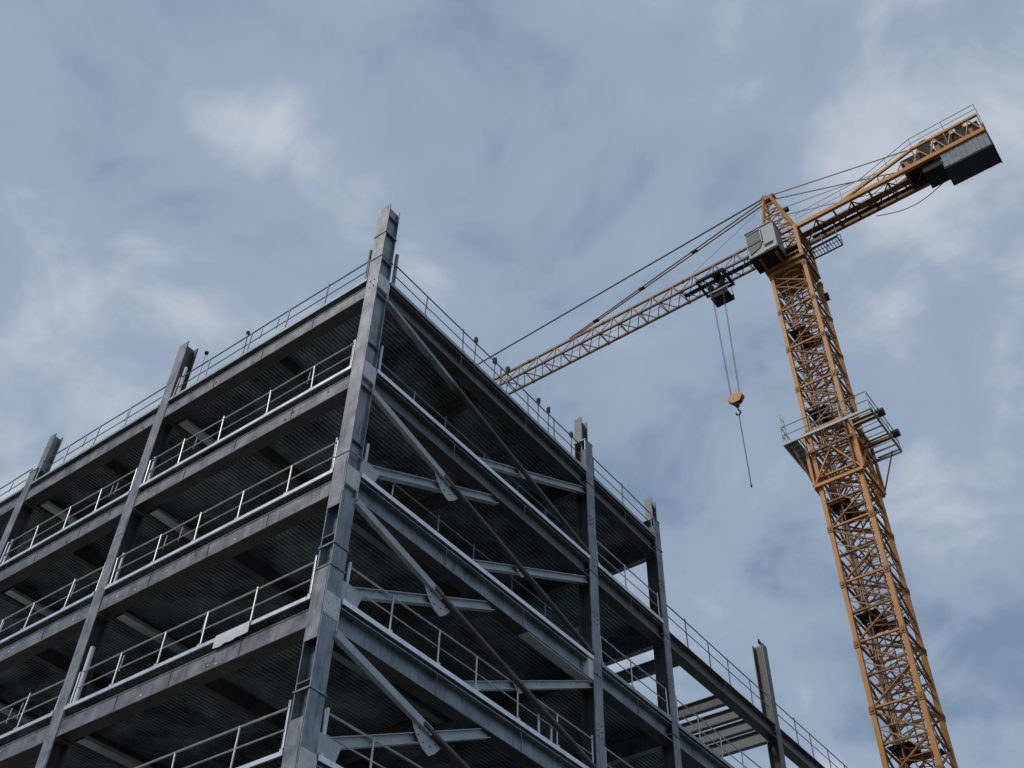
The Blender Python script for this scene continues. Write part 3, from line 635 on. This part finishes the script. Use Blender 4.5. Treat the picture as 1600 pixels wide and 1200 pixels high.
for a in (-.37,.37):
    obj('sheave', MB().lathe((TX+a,CY-.05,ZJ-.42),[(0,.2),(.1,.2)],14,(0,1,0)), DARK, tr); obj('sheave_hanger', MB().box(TX+a-.03,TX+a+.03,CY-.08,CY+.08,ZJ-.45,ZJ-.0), DARK, tr)
    for b in (-.07,.07): obj('hoist_rope', MB().tube((TX+a,CY+b,ZJ-.5),(TX+a*.68,CY+b,15.55),.013,5), CABLE, tr)
obj('trolley_winch', MB().lathe((TX+.2,CY-.35,ZJ+.35),[(0,.17),(.6,.17)],14,(0,1,0)).box(TX-.05,TX+.5,CY-.4,CY+.4,ZJ+.1,ZJ+.18), DARK, CR)
hb = thing('hook_block', (TX,CY,14.6), 'orange hook block with a hanging chain below the crane trolley', 'hook block')
pr = [(-.46,.10),(-.34,.30),(.0,.36),(.34,.30),(.46,.10),(.22,-.26),(-.22,-.26)]
for s in (-.16,.13): obj('side_plate', MB().poly([(TX+a,CY+s+d,15.3+b) for d in (0,.03) for a, b in pr],[tuple(range(7)),tuple(range(13,6,-1))]+[(i,7+i,7+(i+1)%7,(i+1)%7) for i in range(7)]), ORANGE, hb)
for a in (-.25,.25): obj('sheave', MB().lathe((TX+a,CY-.12,15.38),[(0,.21),(.24,.21)],14,(0,1,0)), ORANGED, hb)
obj('swivel', MB().lathe((TX,CY,14.72),[(0,.06),(.1,.13),(.24,.13),(.4,.07)],12), DARK, hb)
obj('hook', MB().path([(TX,CY,14.75),(TX+.02,CY,14.5),(TX+.12,CY,14.38),(TX+.1,CY,14.22),(TX-.02,CY,14.16),(TX-.13,CY,14.24),(TX-.14,CY,14.36)],.045,8), DARK, hb)
obj('chain', MB().path([(TX+.004*math.sin(i*1.4),CY+.004*math.cos(i),14.2-.25*i) for i in range(21)],.03,6).blob((TX,CY,9.17),(.06,.06,.1),8), CABLE, hb)
# operator's cab
c0, c1, d0, d1, h0, h1 = 3.62, 5.36, 24.36, 25.5, 22.98, 25.15
cab = obj('operator_cab', MB().poly([(c0+.0,d0,h0),(c1,d0,h0),(c1,d1,h0),(c0,d1,h0),(c0-.06,d0,h0+.85),(c0-.06,d1,h0+.85),(c0+.02,d0,h1),(c1,d0,h1+.1),(c1,d1,h1+.1),(c0+.02,d1,h1)],
    [(3,2,1,0),(0,1,7,6,4),(2,3,5,9,8),(1,2,8,7),(0,4,5,3),(4,6,9,5),(6,7,8,9)]), CABW, CR)
obj('cab_floor', MB().box(c0-.03,c1+.03,d0-.03,d1+.1,h0-.12,h0-.003), DARK, cab)
obj('cab_roof', MB().box(c0-.05,c1+.05,d0-.06,d1+.05,h1+.102,h1+.17), CABW, cab)
obj('window_pane', MB().poly([(x,y,z) for y in (d0-.06,d0-.02) for x, z in ((c0+.10,h0+.22),(c0+.72,h0+.5),(c0+.92,h0+.95),(c0+.90,h1-.12),(c0+.05,h1-.16),(c0-.0,h0+.8))], [tuple(range(6)),tuple(range(11,5,-1))]+[(i,6+i,6+(i+1)%6,(i+1)%6) for i in range(6)]), GLASS, cab)
obj('window_bar', MB().bar((c0-.0,d0-.07,h0+.98),(c0+.93,d0-.07,h0+1.02),.04), DARK, cab)
obj('window_frame', MB().bar((c0+.03,d0-.07,h1-.13),(c0+.93,d0-.07,h1-.09),.06).bar((c0+.93,d0-.07,h0+.9),(c0+.93,d0-.07,h1-.08),.05), GREYL, cab)
obj('window_pane', MB().poly([(c0-.075,d0+.1,h0+.9),(c0-.075,d1-.1,h0+.9),(c0+.0,d1-.1,h1-.1),(c0+.0,d0+.1,h1-.1)],[(0,1,2,3)]), GLASS, cab)
obj('cab_vent', MB().box(c1-.75,c1-.2,d0-.02,d0-.003,h0+.3,h0+.62), DARK, cab)
obj('cab_step', MB().box(c0+.95,c1-.05,d0-.05,d0-.004,h0+.03,h0+.28), GREYL, cab)
for x in (c0+.5,c1-.25): obj('cab_support', MB().box(x-.08,x+.08,d0+.2,CY-.8,h0-.26,h0-.121), ORANGED, cab)
# counter-jib
cj = obj('counter_jib', MB().bar(at(1.0,-.86,ZJ),at(12.25,-.86,ZJ),.2,.28), ORANGE, CR)
obj('side_beam', MB().bar(at(1.0,.7,ZJ),at(12.25,.7,ZJ),.2,.28), ORANGED, cj)
for i in range(9):
    x0_, x1_ = 1.0+1.1*i, 1.0+1.1*(i+1)
    obj('cross_member', MB().bar(at(x0_+.1,-.68,ZJ-.04),at(x0_+.1,.6,ZJ-.04),.1,.14), ORANGED, cj)
    obj('lacing_bar', MB().bar(at(x0_+.1,-.68 if i % 2 else .6,ZJ-.06),at(x1_+.1,.6 if i % 2 else -.68,ZJ-.06),.06), ORANGED, cj)
obj('service_walkway', MB().box(CX+1.1,CX+8.0,CY-.18,CY+.24,ZJ+.06,ZJ+.10), ORANGED, cj)
obj('cable_tray', MB().box(CX+1.5,CX+10,CY+.28,CY+.45,ZJ-.13,ZJ+.0), DARK, cj)
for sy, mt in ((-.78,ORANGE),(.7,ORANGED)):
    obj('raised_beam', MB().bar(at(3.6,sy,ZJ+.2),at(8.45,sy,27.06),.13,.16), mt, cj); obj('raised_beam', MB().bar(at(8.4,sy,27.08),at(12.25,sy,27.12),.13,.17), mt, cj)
    for x in (6.2,8.45,10.3,12.2): obj('upright', MB().bar(at(x,sy,ZJ+.14),at(x,sy,26.18 if x < 7 else 27.0),.07), ORANGED, cj)
    for a, b, z0, z1 in ((1.1,5.2,26.65,26.75),(5.2,8.5,26.75,28.0),(8.5,12.3,28.0,28.05)):
        obj('hand_rail', MB().tube(at(a,sy-.05,z0),at(b,sy-.05,z1),.022,6), RAILD if a > 5 else RAIL, cj); obj('hand_rail', MB().tube(at(a,sy-.05,z0-.45),at(b,sy-.05,z1-.45),.018,6), RAILD if a > 5 else RAIL, cj)
    for x, z0, z1 in ((1.15,25.6,26.65),(2.6,25.6,26.68),(4.0,25.6,26.72),(5.3,25.8,26.75),(6.9,26.5,27.4),(8.5,27.1,28.0),(10.4,27.1,28.02),(12.3,25.6,28.05)): obj('rail_post', MB().tube(at(x,sy-.05,z0),at(x,sy-.05,z1),.022,6), RAILD, cj)
    obj('counter_stay', MB().tube(at(AX+.3,sy*.25,AZ+.12),at(8.45,sy,27.1),.032,8), ORANGED, cj)
    obj('counter_stay', MB().tube(at(.4,sy*.4,28.5),at(6.4,sy,26.55),.02,6), CABLE, cj)
obj('winch_house', MB().box(CX+7.6,CX+9.3,CY-.62,CY+.55,ZJ+.05,26.75), DARK, cj); obj('machine_housing', MB().box(CX+9.6,CX+12.1,CY-.6,CY+.55,ZJ+.16,26.9), DARK, cj)
obj('winch_drum', MB().lathe(at(9.1,-.4,27.45),[(0,.42),(.06,.42),(.07,.3),(.75,.3),(.76,.42),(.82,.42)],16,(0,1,0)), DARK, cj)
obj('control_cabinet', MB().box(CX+9.75,CX+10.55,CY-.45,CY+.3,27.0,27.72), DARK, cj); obj('gear_box', MB().box(CX+10.9,CX+11.4,CY-.4,CY+.2,27.0,27.5), TAN, cj); obj('winch_motor', MB().lathe(at(11.1,-.5,27.35),[(0,.2),(.7,.2)],12,(0,1,0)), DARK, cj)
for i in range(7): obj('machine_fitting', MB().box(CX+7.8+.62*i,CX+8.0+.62*i+.1*(i%3),CY-.8,CY-.63,ZJ+.2+.12*(i%2),26.3+.2*(i%3)), (ORANGED,DARK,DARK)[i%3], cj)
obj('ballast_frame', MB().box(CX+8.55,CX+9.6,CY-.68,CY+.6,24.75,25.34), DARK, cj)
for i in range(10):
    xa = 14.9+.255*i
    obj('counterweight_slab', MB().box(xa+.006,xa+.249,25.80+random.uniform(-.012,.012),27.16,24.16+random.uniform(0,.02),25.35), BALLAST, cj)
obj('ballast_tray', MB().box(14.84,17.46,25.83,27.2,24.08,24.155), BALLASTD, cj); obj('ballast_end_plate', MB().box(17.46,17.52,25.7,27.2,24.0,26.0), DARK, cj)
for i in range(6):
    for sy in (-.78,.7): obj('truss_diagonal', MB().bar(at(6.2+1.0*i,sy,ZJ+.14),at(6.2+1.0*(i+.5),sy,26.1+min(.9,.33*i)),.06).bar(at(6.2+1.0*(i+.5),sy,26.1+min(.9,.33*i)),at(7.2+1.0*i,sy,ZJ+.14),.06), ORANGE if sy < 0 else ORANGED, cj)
obj('slack_cable', MB().path([at(5.2+.45*i, .9, 25.2-1.1*math.sin(math.pi*i/9)*.6) for i in range(10)],.025,6), CABLE, cj)
# small access landing on the far side of the slewing tower
ld = obj('access_landing', MB().box(CX+1.1,CX+2.9,CY+.2,CY+.26,24.28,24.36).box(CX+1.1,CX+2.9,CY+.94,CY+1.0,24.28,24.36).box(CX+2.84,CX+2.9,CY+.26,CY+.94,24.28,24.36).box(CX+1.1,CX+1.16,CY+.26,CY+.94,24.28,24.36), DARK, CR)
for i in range(9): obj('grating_bar', MB().box(CX+1.25+.18*i,CX+1.29+.18*i,CY+.25,CY+.95,24.30,24.34), RAILD, ld)
for y in (.22,.98):
    for h in (.5,1.0): obj('landing_rail', MB().tube(at(1.1,y,24.36+h),at(2.9,y,24.36+h),.024,6), RAILD, ld)
    for x in (1.2,2.0,2.9): obj('landing_post', MB().tube(at(x,y,24.34),at(x,y,25.38),.024,6), RAILD, ld)
obj('signal_lamp', MB().box(CX+1.08,CX+1.3,CY+.9,CY+1.1,20.6,21.1), DARK, CR)
